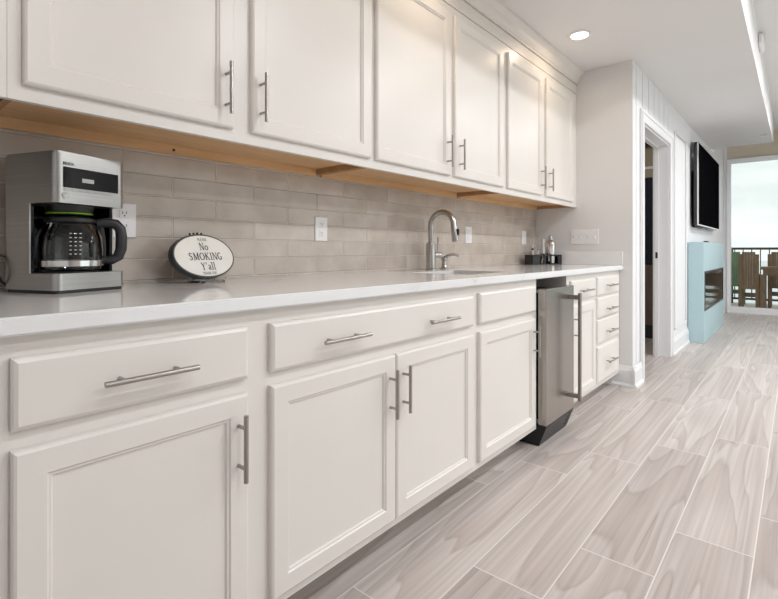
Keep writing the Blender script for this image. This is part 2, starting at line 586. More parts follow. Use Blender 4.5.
box(jb, 5.241, 5.2515, 1.03, 1.065, 0.0, 2.02)
box(jb, 4.2375, 5.2515, 1.03, 1.065, 2.0205, 2.032)
struct('trim_2', jb, M['trim'])
tag(obj('strike_plate', B(5.2395, 5.2408, 1.037, 1.057, 0.95, 1.01, bev=0.001), M['black_matte']), 'small dark latch plate on the white door jamb in the hall', 'latch plate')

# corner bead strip and baseboards
def base_profile(y, s):
    return [(y, 0.0), (y + s * 0.028, 0.0), (y + s * 0.028, 0.012), (y + s * 0.016, 0.028), (y + s * 0.016, 0.120), (y + s * 0.009, 0.140), (y + s * 0.004, 0.155), (y, 0.156)]
bbm = bmesh.new()
extrude_profile(bbm, [(p[0], p[1]) for p in base_profile(XE - 0.0005, -1)], 'y', YW - 0.022, 1.16)
struct('baseboard_end', bbm, M['trim'])
bbm = bmesh.new()
extrude_profile(bbm, base_profile(YW - 0.0105, -1), 'x', XE - 0.028, 4.1330)
extrude_profile(bbm, base_profile(YW - 0.0045, -1), 'x', 5.356, 6.266)
extrude_profile(bbm, base_profile(YW - 0.0045, -1), 'x', 8.14, XW - 0.07)
struct('baseboard_hall', bbm, M['trim'])
# wainscot panel moulding on the hall wall
wm = bmesh.new()
for a in ((5.50, 6.16, 0.235, 0.26), (5.50, 5.525, 0.2605, 2.1995), (6.135, 6.16, 0.2605, 2.1995), (5.50, 6.16, 2.20, 2.225)):
    box(wm, a[0], a[1], YW - 0.018, YW - 0.0105, a[2], a[3], bev=0.004)
struct('trim_3', wm, M['trim'])

# sliding glass door at the far end
wf = bmesh.new()
for y0, y1 in ((0.845, 0.90), (-1.16, -1.06), (YR, YR + 0.06)):
    box(wf, XW - 0.06, XW + 0.05, y0, y1, 0.0, 2.53, bev=0.003)
box(wf, XW - 0.06, XW + 0.05, YR + 0.0601, 0.8449, 0.0, 0.10, bev=0.003)
box(wf, XW - 0.06, XW + 0.05, YR + 0.0601, 0.8449, 2.465, 2.53, bev=0.003)
w1 = struct('window_1', wf, M['trim'])
obj('pane', B(XW - 0.004, XW + 0.004, -1.0595, 0.8445, 0.1005, 2.4645), M['pane'], w1, sm=False)
obj('pane', B(XW - 0.004, XW + 0.004, YR + 0.0605, -1.1605, 0.1005, 2.4645), M['pane'], w1, sm=False)

# balcony, sea
struct('balcony_floor', B(XW + 0.07, 11.95, -4.0, 3.0, -0.10, -0.02), M['deck'])
sea = B(14, 1500, -1200, 1200, -24.1, -24.0)
struct('sea', sea, M['sea'])

# bedroom beyond the doorway
br = B(4.0, 8.2, 2.4, 2.46, 0.0, ZC - 0.001)
box(br, 6.9, 6.96, 1.0815, 2.3999, 0.0, ZC - 0.001)
struct('wall_bedroom', br, M['tan'])

# ------------------------------------------------------------------ cabinets
def pull(parent, c, axis, length=0.16, yface=YD):
    """bar pull standing off a face that looks towards -Y"""
    yb = yface - 0.032
    bm = bmesh.new()
    h = length / 2
    dv = Vector((1, 0, 0)) if axis == 'x' else Vector((0, 0, 1))
    cc = Vector((c[0], yb, c[1]))
    cyl(bm, cc - dv * h, cc + dv * h, 0.0058, seg=16)
    for s in (-1, 1):
        q = cc + dv * (s * h * 0.60)
        cyl(bm, q, q + Vector((0, 0.0322, 0)), 0.0044, seg=12)
    return obj('handle', bm, M['nickel'], parent)


def door(parent, x0, x1, z0, z1, yf, hx=None, hz=None, hl=0.158):
    d = obj('door', panel(bmesh.new(), x0, x1, z0, z1, yf, 0.0185, SHAKER), M['cab'], parent, sm=False)
    if hx is not None:
        pull(d, (hx, hz), 'z', hl, yf)
    return d


def drawer(parent, x0, x1, z0, z1, handles=(), name='drawer', hl=0.185):
    d = obj(name, panel(bmesh.new(), x0, x1, z0, z1, YD, 0.0185, SLAB), M['cab'], parent, sm=False)
    for hx, hz in handles:
        pull(d, (hx, hz), 'x', hl)
    return d


YF = YD + 0.019   # face frame plane of the base cabinets
Z0, Z1 = 0.098, 0.8795


def base_cabinet(x0, x1, label, opens, with_back=True):
    t = thing('base_cabinet', label, 'cabinet', ((x0 + x1) / 2, 1.35, 0.0))
    cb = bmesh.new()
    g = 0.0008
    ty = YF + 0.0195
    box(cb, x0 + g, x0 + 0.018, ty, YB - 0.006, Z0, Z1)
    box(cb, x1 - 0.018, x1 - g, ty, YB - 0.006, Z0, Z1)
    box(cb, x0 + 0.0181, x1 - 0.0181, ty, YB - 0.006, Z0, Z0 + 0.018)
    box(cb, x0 + 0.0181, x1 - 0.0181, YB - 0.016, YB - 0.006, Z0 + 0.0181, Z1)
    obj('carcass', cb, M['cab'], t, sm=False)
    fr = bmesh.new()
    box(fr, x0, x1, YF, YF + 0.019, Z0, Z1)
    obj('face_frame', fr, M['cab'], t, sm=False)
    obj('toe_kick', B(x0 + g, x1 - g, YF + 0.116, YF + 0.130, 0.001, Z0 - 0.001), M['cab'], t, sm=False)
    opens(t)
    return t


base_cabinet(0.135, 0.704, 'cream base cabinet below the coffee maker, one drawer over one door', lambda t: (
    drawer(t, 0.206, 0.671, 0.714, 0.8405, [(0.432, 0.774)]),
    door(t, 0.206, 0.671, 0.127, 0.680, YD, 0.641, 0.559)))
base_cabinet(0.704, 1.7665, 'widest cream base cabinet, one long drawer with two pulls above a pair of doors', lambda t: (
    drawer(t, 0.738, 1.741, 0.714, 0.8395, [(0.983, 0.772), (1.486, 0.769)]),
    door(t, 0.738, 1.2335, 0.127, 0.680, YD, 1.2015, 0.559),
    door(t, 1.2375, 1.741, 0.127, 0.680, YD, 1.2695, 0.562)))
base_cabinet(1.7665, 2.400, 'cream base cabinet under the sink, blank false drawer front without pulls above one door', lambda t: (
    drawer(t, 1.794, 2.356, 0.714, 0.846, name='false_front'),
    door(t, 1.794, 2.356, 0.127, 0.680, YD, 2.326, 0.568)))
base_cabinet(2.829, 3.3385, 'narrow cream base cabinet right beside the steel ice maker, drawer over door', lambda t: (
    drawer(t, 2.872, 3.316, 0.722, 0.843, [(3.075, 0.779)], hl=0.2),
    door(t, 2.872, 3.316, 0.127, 0.694, YD, 2.904, 0.567)))
base_cabinet(3.3385, 3.925, 'cream base cabinet of four stacked drawers next to the end wall', lambda t: [
    drawer(t, 3.362, 3.853, a, b_, [(3.607, h)], hl=0.2) for a, b_, h in ((0.722, 0.843, 0.784), (0.569, 0.706, 0.622), (0.398, 0.556, 0.465), (0.130, 0.372, 0.255))])

# end panels either side of the appliance bay
# countertop with a sink cut-out
XL = -1.2
SX0, SX1, SY0, SY1 = 1.93, 2.335, 1.16, 1.50


def slab_with_hole(bm, xs, ys, z0, z1, hole):
    def q(i, j, z):
        return [(xs[i], ys[j], z), (xs[i + 1], ys[j], z), (xs[i + 1], ys[j + 1], z), (xs[i], ys[j + 1], z)]
    for i in range(len(xs) - 1):
        for j in range(len(ys) - 1):
            if (i, j) == hole:
                continue
            bm.faces.new([bm.verts.new(p) for p in q(i, j, z1)])
            bm.faces.new([bm.verts.new(p) for p in reversed(q(i, j, z0))])
    def side(a, b_):
        bm.faces.new([bm.verts.new(p) for p in ((a[0], a[1], z0), (b_[0], b_[1], z0), (b_[0], b_[1], z1), (a[0], a[1], z1))])
    for i in range(len(xs) - 1):
        side((xs[i], ys[0]), (xs[i + 1], ys[0])); side((xs[i + 1], ys[-1]), (xs[i], ys[-1]))
    for j in range(len(ys) - 1):
        side((xs[0], ys[j + 1]), (xs[0], ys[j])); side((xs[-1], ys[j]), (xs[-1], ys[j + 1]))
    i, j = hole
    c = [(xs[i], ys[j]), (xs[i + 1], ys[j]), (xs[i + 1], ys[j + 1]), (xs[i], ys[j + 1])]
    for k in range(4):
        side(c[(k + 1) % 4], c[k])
    bmesh.ops.remove_doubles(bm, verts=bm.verts[:], dist=1e-5)
    return bm


ct = slab_with_hole(bmesh.new(), [XL, SX0, SX1, XE - 0.0015], [YC, SY0, SY1, YB - 0.0015], 0.8805, 0.914, (1, 1))
fe = [e for e in ct.edges if all(abs(v.co.y - YC) < 1e-4 for v in e.verts) and abs(e.verts[0].co.z - e.verts[1].co.z) < 1e-5]
bmesh.ops.bevel(ct, geom=fe, offset=0.004, segments=2, affect='EDGES')
ctop = thing('countertop', 'long white veined quartz countertop over the cream base cabinets', 'countertop', (1.8, 1.35, 0.8805))
obj('slab', ct, M['quartz'], ctop, sm=False)
obj('side_splash', B(XE - 0.022, XE - 0.0016, YC + 0.003, YB - 0.0016, 0.9142, 1.018, bev=0.002), M['quartz'], ctop, sm=False)

# sink bowl below the cut-out
sk = thing('sink', 'undermount steel bar sink set into the white quartz countertop', 'sink', ((SX0 + SX1) / 2, (SY0 + SY1) / 2, 0.72))
sb = bmesh.new()
w_ = 0.004
box(sb, SX0 - w_ * 2, SX0 - w_, SY0 - w_ * 2, SY1 + w_ * 2, 0.72, 0.8797)
box(sb, SX1 + w_, SX1 + w_ * 2, SY0 - w_ * 2, SY1 + w_ * 2, 0.72, 0.8797)
box(sb, SX0 - w_, SX1 + w_, SY0 - w_ * 2, SY0 - w_, 0.72, 0.8797)
box(sb, SX0 - w_, SX1 + w_, SY1 + w_, SY1 + w_ * 2, 0.72, 0.8797)
box(sb, SX0 - w_ * 2, SX1 + w_ * 2, SY0 - w_ * 2, SY1 + w_ * 2, 0.712, 0.7199)
obj('basin', sb, M['basin'], sk, sm=False)
dr = bmesh.new()
lathe(dr, ((SX0 + SX1) / 2, (SY0 + SY1) / 2, 0.7201), [(0.05, 0.0), (0.05, 0.003), (0.04, 0.004), (0.03, 0.001)])
obj('drain', dr, M['chrome'], sk)

# upper cabinets
YUF = YU + 0.019
UZ0, UZ1 = 1.372, 2.284


def upper_cabinet(x0, x1, label, doors, open_bottom=False):
    t = thing('wall_cabinet', label, 'cabinet', ((x0 + x1) / 2, 1.53, UZ0))
    g = 0.0006
    obj('face_frame', B(x0, x1, YUF, YUF + 0.019, UZ0, UZ1), M['cab'], t, sm=False)
    cb = bmesh.new()
    ty = YUF + 0.0195
    obj('side_panel', box(cb, x0 + g, x0 + 0.016, ty, YB - 0.001, UZ0 + 0.004, UZ1), M['slate_shade'] if open_bottom else M['ply_dark'], t, sm=False)  # on the open unit the dark colour paints in the recess shade
    obj('side_panel', B(x1 - 0.016, x1 - g, ty, YB - 0.001, UZ0 + 0.004, UZ1), M['slate_shade'] if open_bottom else M['ply_dark'], t, sm=False)
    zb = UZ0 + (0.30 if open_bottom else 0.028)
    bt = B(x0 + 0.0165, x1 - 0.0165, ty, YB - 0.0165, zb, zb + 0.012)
    obj('bottom_panel', bt, M['slate_shade'] if open_bottom else M['ply'], t, sm=False)
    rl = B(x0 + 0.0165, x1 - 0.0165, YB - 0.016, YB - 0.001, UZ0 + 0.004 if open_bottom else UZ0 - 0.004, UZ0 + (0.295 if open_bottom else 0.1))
    rail = obj('hanging_rail', rl, M['slate_shade'] if open_bottom else M['ply'], t, sm=False)  # open unit: tall dark sheet, painted shade across the back
    obj('top_panel', B(x0 + 0.0165, x1 - 0.0165, ty, YB - 0.0165, UZ1 - 0.014, UZ1), M['ply'], t, sm=False)
    for x0d, x1d, hx in doors:
        door(t, x0d, x1d, 1.408, 2.240, YU, hx, 1.5225)
    return t, rail


upper_cabinet(-0.95, 0.2655, 'cream wall cabinet cut off by the left edge of the picture', [(-0.90, -0.36, -0.392), (-0.30, 0.215, -0.268)], True)
ua, urail = upper_cabinet(0.2662, 1.479, 'cream wall cabinet above the coffee maker and oval sign, wide stile between its two doors', [(0.293, 0.831, 0.800), (0.896, 1.467, 0.926)])
sb_ = bmesh.new(); ball(sb_, (0.80, YB - 0.017, 1.382), 0.005, 10)
obj('screw', sb_, M['dark'], urail)
upper_cabinet(1.479, 2.672, 'cream wall cabinet with two doors above the faucet, middle one of the run', [(1.501, 2.067, 2.029), (2.104, 2.642, 2.142)])
upper_cabinet(2.672, 3.9285, 'cream wall cabinet against the end wall, two doors above the cocktail tool set', [(2.703, 3.222, 3.190), (3.289, 3.815, 3.322)])

# crown moulding
cm = bmesh.new()
prof = [(YB - 0.002, UZ1 + 0.003), (YUF - 0.003, UZ1 + 0.003), (YUF - 0.003, 2.357), (YUF + 0.008, 2.357), (YUF + 0.008, 2.3605), (YUF - 0.012, 2.3605), (YUF - 0.012, 2.370), (YUF - 0.020, 2.378), (YUF - 0.030, 2.395),
        (YUF - 0.036, 2.418), (YUF - 0.048, 2.430), (YUF - 0.058, 2.440), (YUF - 0.060, ZC - 0.0015), (YB - 0.002, ZC - 0.0015)]
extrude_profile(cm, prof, 'x', -0.95, XE - 0.001)
tag(obj('crown_moulding', cm, M['frieze'], sm=False), 'cream crown moulding between the wall cabinets and the ceiling', 'moulding')

# ------------------------------------------------------------------ ice maker in the bay
im = thing('ice_maker', 'built-in stainless steel undercounter ice maker pulled slightly forward of the cabinets', 'ice maker', (2.61, 1.3, 0.0))
obj('cabinet_body', B(2.424, 2.81, 1.032, 1.62, 0.125, 0.806, bev=0.003), M['black_matte'], im, sm=False)
kp = bmesh.new()
extrude_profile(kp, [(1.60, 0.002), (1.032, 0.002), (0.992, 0.108), (0.992, 0.116), (1.60, 0.116)], 'x', 2.421, 2.81)
kick = obj('kick_plate', kp, M['black'], im, sm=False)
gv = bmesh.new()
for k in range(4):
    z = 0.03 + k * 0.022
    y = 1.032 - (z - 0.002) / 0.106 * 0.040
    box(gv, 2.74, 2.80, y - 0.0035, y + 0.004, z, z + 0.012)
obj('grille', gv, M['dark'], kick, sm=False)
dm = B(2.402, 2.803, 0.985, 1.030, 0.119, 0.826, bev=0.003)
dd = obj('door', dm, M['steel_v'], im, sm=False)
hb = bmesh.new()
HX, HY = 2.722, 0.924
box(hb, HX - 0.009, HX + 0.009, HY - 0.009, HY + 0.009, 0.185, 0.79, bev=0.004, seg=2)
for z in (0.215, 0.765):
    box(hb, HX - 0.008, HX + 0.008, HY + 0.0088, 0.9852, z - 0.013, z + 0.013, bev=0.002)
obj('handle', hb, M['steel_v'], dd, sm=False)
for z in (0.135, 0.812):
    obj('hinge', B(2.406, 2.43, 1.0302, 1.05, z - 0.006, z + 0.006), M['steel'], im, sm=False)

# ------------------------------------------------------------------ electrical plates
def outlet(x, z, label, group=None, slots=True):
    t = thing('wall_outlet', label, 'outlet', (x, YB, z))
    w, h = 0.038, 0.057
    y1 = YB - 0.0005
    obj('cover_plate', panel(bmesh.new(), x - w, x + w, z - h, z + h, y1 - 0.0055, 0.0055, [(0.0, 0.003), (0.003, 0.0)]), M['plate'], t, sm=False)
    rc = bmesh.new()
    for s in (-1, 1):
        box(rc, x - 0.016, x + 0.016, y1 - 0.0075, y1 - 0.0056, z + s * 0.021 - 0.014, z + s * 0.021 + 0.014, bev=0.0009)
    f = obj('receptacle', rc, M['plate'], t, sm=False)
    for s in (-1, 1):
        zz = z + s * 0.021
        sl = bmesh.new()
        for dx in (-0.006, 0.006):
            box(sl, x + dx - 0.0011, x + dx + 0.0011, y1 - 0.0079, y1 - 0.00755, zz, zz + 0.008)
        cyl(sl, (x, y1 - 0.0079, zz - 0.006), (x, y1 - 0.00755, zz - 0.006), 0.0025, seg=10)
        obj('socket_slots', sl, M['dark'], f, sm=False)
    return t


outlet(0.640, 1.126, 'white duplex outlet partly hidden behind the coffee maker')
outlet(1.503, 1.126, 'white duplex outlet on the beige tile right of the oval sign')


def rocker(x, z, w, label):
    t = thing('wall_switch', label, 'switch', (x, YB, z))
    y1 = YB - 0.0005
    obj('cover_plate', panel(bmesh.new(), x - w, x + w, z - 0.056, z + 0.056, y1 - 0.0055, 0.0055, [(0.0, 0.003), (0.003, 0.0)]), M['plate'], t, sm=False)
    rk = bmesh.new()
    panel(rk, x - 0.0165, x + 0.0165, z - 0.033, z + 0.033, y1 - 0.0085, 0.0028, [(0.0, 0.001), (0.002, 0.0)])
    obj('rocker', rk, M['plate'], t, sm=False)


rocker(2.822, 1.131, 0.040, 'white rocker switch plate on the tile just right of the faucet')
rocker(3.685, 1.129, 0.040, 'white rocker switch plate on the tile above the cocktail tool set')

sw = thing('switch_plate', 'white four-gang toggle switch plate on the greige end wall', 'switch', (XE, 1.296, 1.135))
pm = bmesh.new()
box(pm, XE - 0.0065, XE - 0.0005, 1.188, 1.404, 1.077, 1.193, bev=0.002)
obj('cover_plate', pm, M['plate'], sw, sm=False)
for k in range(4):
    y = 1.377 - k * 0.0545
    tg = bmesh.new()
    box(tg, XE - 0.008, XE - 0.0066, y - 0.006, y + 0.006, 1.122, 1.148)
    up = (1, -1, 1, -1)[k]
    extrude_profile(tg, [(XE - 0.008, 1.135 - up * 0.006), (XE - 0.008, 1.135 + up * 0.007), (XE - 0.020, 1.135 + up * 0.013), (XE - 0.020, 1.135 + up * 0.006)], 'y', y - 0.004, y + 0.004)
    obj('toggle', tg, M['plate'], sw, sm=False)

# ------------------------------------------------------------------ faucet and soap dispenser
FX, FY = 2.268, 1.615
fc = thing('faucet', 'tall brushed steel gooseneck pull-down kitchen faucet behind the sink', 'faucet', (FX, FY, 0.9142))
fb = bmesh.new()
lathe(fb, (FX, FY, 0.9143), [(0.031, 0), (0.031, 0.006), (0.027, 0.009), (0.0265, 0.15), (0.025, 0.156), (0.018, 0.158)])
obj('body', fb, M['faucet'], fc)
pts = [(FX, FY, 1.068), (FX, FY, 1.17)]
R_ = 0.073
dirv = Vector((0.10, -0.99, 0)).normalized()
for k in range(1, 13):
    a = PI - k * PI / 12 * 0.98
    o = dirv * (R_ + R_ * math.cos(a))
    pts.append((FX + o.x, FY + o.y, 1.172 + R_ * math.sin(a)))
last = Vector(pts[-1])
nk = bmesh.new()
tube(nk, pts, 0.0155, 16)
obj('neck', nk, M['faucet'], fc)
sh = bmesh.new()
tube(sh, [last, last + Vector((dirv.x * 0.004, dirv.y * 0.004, -0.03)), last + Vector((dirv.x * 0.012, dirv.y * 0.012, -0.09)), last + Vector((dirv.x * 0.014, dirv.y * 0.014, -0.10))], [0.016, 0.0175, 0.0205, 0.019], 18)
spray = obj('spray_head', sh, M['faucet'], fc)
bt = bmesh.new()
bc = last + Vector((dirv.x * 0.026, dirv.y * 0.026, -0.048))
box(bt, bc.x - 0.006, bc.x + 0.008, bc.y - 0.008, bc.y + 0.004, bc.z - 0.018, bc.z + 0.018, bev=0.003)
obj('button', bt, M['black'], spray)
hv = bmesh.new()
cyl(hv, (FX + 0.022, FY - 0.004, 1.0), (FX + 0.075, FY - 0.014, 1.0), 0.0165)
hvp = obj('valve', hv, M['faucet'], fc)
lv = bmesh.new()
tube(lv, [(FX + 0.055, FY - 0.010, 1.012), (FX + 0.057, FY - 0.010, 1.06), (FX + 0.058, FY - 0.010, 1.105)], [0.005, 0.0042, 0.0038], 10)
obj('lever', lv, M['faucet'], hvp)

SX, SY = 2.435, 1.635
sd = thing('soap_dispenser', 'short steel soap dispenser with a curved spout right of the faucet', 'soap dispenser', (SX, SY, 0.9142))
sm_ = bmesh.new()
lathe(sm_, (SX, SY, 0.9143), [(0.026, 0), (0.026, 0.004), (0.019, 0.012), (0.015, 0.03), (0.014, 0.05), (0.021, 0.056), (0.021, 0.068), (0.012, 0.074)])
obj('collar', sm_, M['faucet'], sd)
sp_ = bmesh.new()
tube(sp_, [(SX, SY, 0.983), (SX + 0.012, SY - 0.02, 0.995), (SX + 0.026, SY - 0.04, 1.002), (SX + 0.043, SY - 0.058, 1.0), (SX + 0.053, SY - 0.07, 0.993)], [0.009, 0.0085, 0.008, 0.0075, 0.007], 12)
obj('spout', sp_, M['faucet'], sd)

# ------------------------------------------------------------------ lettering (strokes in a unit-height box)
GL = {
    'N': (0.78, [((.12, 0), (.12, 1), .09), ((.12, 1), (.66, 0), .15), ((.66, 0), (.66, 1), .09)], [(.12, 0), (.10, 1), (.66, 1)]),
    'S': (0.60, [((.52, .80), (.42, .94), .09), ((.42, .94), (.24, .97), .10), ((.24, .97), (.11, .84), .13), ((.11, .84), (.14, .66), .15), ((.14, .66), (.44, .42), .17), ((.44, .42), (.50, .22), .15), ((.50, .22), (.38, .05), .12), ((.38, .05), (.20, .03), .10), ((.20, .03), (.08, .22), .09)], []),
    'M': (0.96, [((.14, 0), (.18, 1), .09), ((.18, 1), (.48, .06), .15), ((.48, .06), (.78, 1), .09), ((.78, 1), (.82, 0), .15)], [(.14, 0), (.82, 0), (.14, 1), (.82, 1)]),
    'K': (0.78, [((.16, 0), (.16, 1), .15), ((.18, .45), (.62, 1), .09), ((.30, .58), (.66, 0), .15)], [(.16, 0), (.16, 1), (.62, 1), (.68, 0)]),
    'I': (0.36, [((.18, 0), (.18, 1), .15)], [(.18, 0), (.18, 1)]),
    'Y': (0.74, [((.12, 1), (.37, .48), .15), ((.62, 1), (.37, .48), .09), ((.37, .50), (.37, 0), .15)], [(.12, 1), (.62, 1), (.37, 0)]),
    'P': (0.62, [((.16, 0), (.16, 1), .15), ((.16, .97), (.42, .97), .09), ((.42, .97), (.54, .86), .12), ((.54, .86), (.54, .62), .15), ((.54, .62), (.42, .50), .12), ((.42, .50), (.16, .50), .09)], [(.16, 0), (.12, 1)]),
    'L': (0.60, [((.16, 0), (.16, 1), .15), ((.16, .03), (.54, .03), .09), ((.54, .02), (.55, .22), .08)], [(.16, 1), (.14, 0)]),
    'E': (0.62, [((.16, 0), (.16, 1), .15), ((.16, .03), (.54, .03), .09), ((.16, .97), (.52, .97), .09), ((.16, .52), (.42, .52), .09), ((.54, .02), (.55, .2), .08), ((.52, .98), (.52, .8), .08)], []),
    'A': (0.74, [((.37, 1), (.10, 0), .09), ((.37, 1), (.64, 0), .15), ((.20, .34), (.54, .34), .08)], [(.10, 0), (.65, 0)]),
    'T': (0.66, [((.33, 0), (.33, 1), .15), ((.06, .97), (.60, .97), .09), ((.06, .98), (.06, .8), .08), ((.60, .98), (.60, .8), .08)], [(.33, 0)]),
    'H': (0.76, [((.14, 0), (.14, 1), .15), ((.62, 0), (.62, 1), .15), ((.14, .52), (.62, .52), .08)], [(.14, 0), (.14, 1), (.62, 0), (.62, 1)]),
    'B': (0.64, [((.16, 0), (.16, 1), .15), ((.16, .97), (.42, .97), .09), ((.42, .97), (.50, .76), .14), ((.50, .76), (.40, .53), .12), ((.40, .53), (.16, .53), .09), ((.40, .53), (.55, .28), .14), ((.55, .28), (.44, .03), .12), ((.44, .03), (.16, .03), .09)], []),
    'R': (0.68, [((.16, 0), (.16, 1), .15), ((.16, .97), (.42, .97), .09), ((.42, .97), (.52, .76), .14), ((.52, .76), (.40, .50), .12), ((.40, .50), (.16, .50), .09), ((.34, .50), (.60, 0), .15)], [(.16, 0)]),
    "'": (0.24, [((.12, 1.02), (.10, .76), .13)], []),
    'a': (0.52, [((.10, .58), (.26, .66), .09), ((.26, .66), (.38, .54), .12), ((.38, .54), (.38, .06), .14), ((.38, .38), (.16, .32), .08), ((.16, .32), (.09, .14), .13), ((.09, .14), (.22, .02), .10), ((.22, .02), (.38, .14), .08), ((.38, .06), (.48, .02), .08)], []),
    'l': (0.30, [((.15, 0), (.15, 1.04), .14)], [(.15, 0), (.11, 1.04)]),
}


def ring_strokes(w, h, thick, thin, n=18):
    out = []
    for k in range(n):
        a, b_ = 2 * PI * k / n, 2 * PI * (k + 1) / n
        p = (w / 2 + (w / 2 - .06) * math.cos(a), h / 2 + (h / 2 - .02) * math.sin(a))
        q = (w / 2 + (w / 2 - .06) * math.cos(b_), h / 2 + (h / 2 - .02) * math.sin(b_))
        out.append((p, q, thin + (thick - thin) * abs(math.cos((a + b_) / 2))))
    return out


GL['O'] = (0.80, ring_strokes(0.80, 1.0, .16, .08), [])
GL['o'] = (0.58, ring_strokes(0.58, 0.64, .14, .08), [])
GL['U'] = (0.74, [((.14, 1), (.14, .3), .15), ((.14, .3), (.24, .06), .13), ((.24, .06), (.48, .05), .10), ((.48, .05), (.60, .3), .09), ((.60, .3), (.60, 1), .09)], [(.14, 1), (.60, 1)])
cxs = []
pp = None
for k in range(13):
    a = math.radians(50 + k * 260 / 12)
    q = (.38 + .30 * math.cos(a), .5 + .48 * math.sin(a))
    if pp:
        cxs.append((pp, q, .09 + .07 * abs(math.cos(a))))
    pp = q
GL['G'] = (0.80, cxs + [((.62, .40), (.62, .05), .13)], [(.60, .42)])


def text_mesh(bm, s, xc, z0, h, place, wide=1.0, bold=1.0, lift=0.0006):
    """place(u, v, n) maps sheet coordinates to space"""
    sp = 0.08
    W = sum((GL[c][0] if c != ' ' else 0.35) + sp for c in s) - sp
    u = xc - W * h * wide / 2
    for c in s:
        if c == ' ':
            u += (0.35 + sp) * h * wide
            continue
        w, strokes, serifs = GL[c]
        st = list(strokes)
        for (sx, sy) in serifs:
            yy = sy - 0.025 if sy > 0.5 else sy + 0.025
            st.append(((sx - .12, yy), (sx + .12, yy), .06))
        for a, b_, t in st:
            a, b_ = Vector(a), Vector(b_)
            d = (b_ - a).normalized()
            nrm = Vector((-d.y, d.x)) * t * bold / 2
            e = d * 0.02
            quad = [a - e + nrm, a - e - nrm, b_ + e - nrm, b_ + e + nrm]
            bm.faces.new([bm.verts.new(place(u + p.x * h * wide, z0 + p.y * h, lift)) for p in quad])
        u += (w + sp) * h * wide
    return bm


# ------------------------------------------------------------------ oval sign on a small easel
SGX, SGY = 0.872, 1.590
sg = thing('oval_sign', 'small oval no-smoking sign with dark edge leaning on the counter against the tile', 'sign', (SGX, SGY, 0.9142), math.radians(15), local=True)
TILT = math.radians(19)


def sgp(u, v, n):
    """sign sheet coordinates -> local; n = distance in front of the face"""
    return Vector((u, -0.022 - n * math.cos(TILT) + v * math.sin(TILT), 0.0165 + v * math.cos(TILT) + n * math.sin(TILT)))


AW, AH = 0.139, 0.0815
bd = bmesh.new()
NS = 56
loops = []
for (k, n) in ((0.90, -0.026), (0.985, -0.024), (1.0, -0.018), (1.0, -0.004), (0.985, 0.0)):
    loops.append([bd.verts.new(sgp(AW * k * math.cos(2 * PI * i / NS), AH + AH * k * math.sin(2 * PI * i / NS), n)) for i in range(NS)])
for a, b_ in zip(loops, loops[1:]):
    for i in range(NS):
        j = (i + 1) % NS
        bd.faces.new((a[i], a[j], b_[j], b_[i]))
bd.faces.new(loops[-1])
bd.faces.new(list(reversed(loops[0])))
obj('board', bd, M['slate_shade'], sg)
fcm = bmesh.new()
l0 = [fcm.verts.new(sgp(AW * 0.945 * math.cos(2 * PI * i / NS), AH + AH * 0.925 * math.sin(2 * PI * i / NS), 0.0)) for i in range(NS)]
l1 = [fcm.verts.new(sgp(AW * 0.935 * math.cos(2 * PI * i / NS), AH + AH * 0.915 * math.sin(2 * PI * i / NS), 0.0014)) for i in range(NS)]
for i in range(NS):
    j = (i + 1) % NS
    fcm.faces.new((l0[i], l0[j], l1[j], l1[i]))
fcm.faces.new(l1)
face = obj('face_panel', fcm, M['sign_face'], sg)
tx = bmesh.new()
text_mesh(tx, 'PLEASE', 0.0, 0.1365, 0.0098, lambda u, v, n: sgp(u, v, 0.0014 + n), 1.0, 1.0)
text_mesh(tx, 'No', 0.0, 0.1020, 0.0265, lambda u, v, n: sgp(u, v, 0.0014 + n), 1.0, 1.0)
text_mesh(tx, 'SMOKING', 0.0, 0.0655, 0.0265, lambda u, v, n: sgp(u, v, 0.0014 + n), 1.02, 1.0)
text_mesh(tx, "Y'all", 0.0, 0.0290, 0.0265, lambda u, v, n: sgp(u, v, 0.0014 + n), 1.0, 1.0)
text_mesh(tx, 'THANK YOU', 0.0, 0.0125, 0.0088, lambda u, v, n: sgp(u, v, 0.0014 + n), 1.0, 1.0)
obj('lettering', tx, M['black_matte'], face, sm=False)
for du in (-0.038, -0.021, -0.004, 0.014):
    kb = bmesh.new()
    vtop = AH + AH * math.sqrt(1 - (du / AW) ** 2)
    ball(kb, sgp(du, vtop + 0.0045, -0.008), 0.0042, 10)
    cyl(kb, sgp(du, vtop - 0.004, -0.008), sgp(du, vtop + 0.003, -0.008), 0.0015, seg=8)
    obj('bead', kb, M['black'], sg)
ez = thing('easel', 'small clear acrylic easel holding up the oval sign', 'display stand', (SGX, SGY, 0.9142), math.radians(15), local=True)
em = bmesh.new()
for du in (-0.045, 0.045):
    tube(em, [(du, -0.040, 0.018), (du, -0.043, 0.009), (du, -0.040, 0.0035), (du, -0.02, 0.0035), (du, 0.02, 0.0035), (du * 0.8, 0.06, 0.0035)], 0.003, 8)
    tube(em, [(du, 0.009, 0.0035), (du, 0.0435, 0.10)], 0.003, 8)
tube(em, [(-0.045, 0.0435, 0.10), (0.045, 0.0435, 0.10)], 0.003, 8)
tube(em, [(0.0, 0.0435, 0.10), (0.0, 0.066, 0.0035)], 0.003, 8)
obj('stand', em, M['acrylic'], ez)

# ------------------------------------------------------------------ coffee maker
TH = math.radians(20)
CW, CD, CHT = 0.208, 0.192, 0.370
cmk = thing('coffee_maker', 'brushed steel drip coffee maker standing on the counter at the left', 'coffee maker', (0.379, 1.4387, 0.9142), TH, local=True)


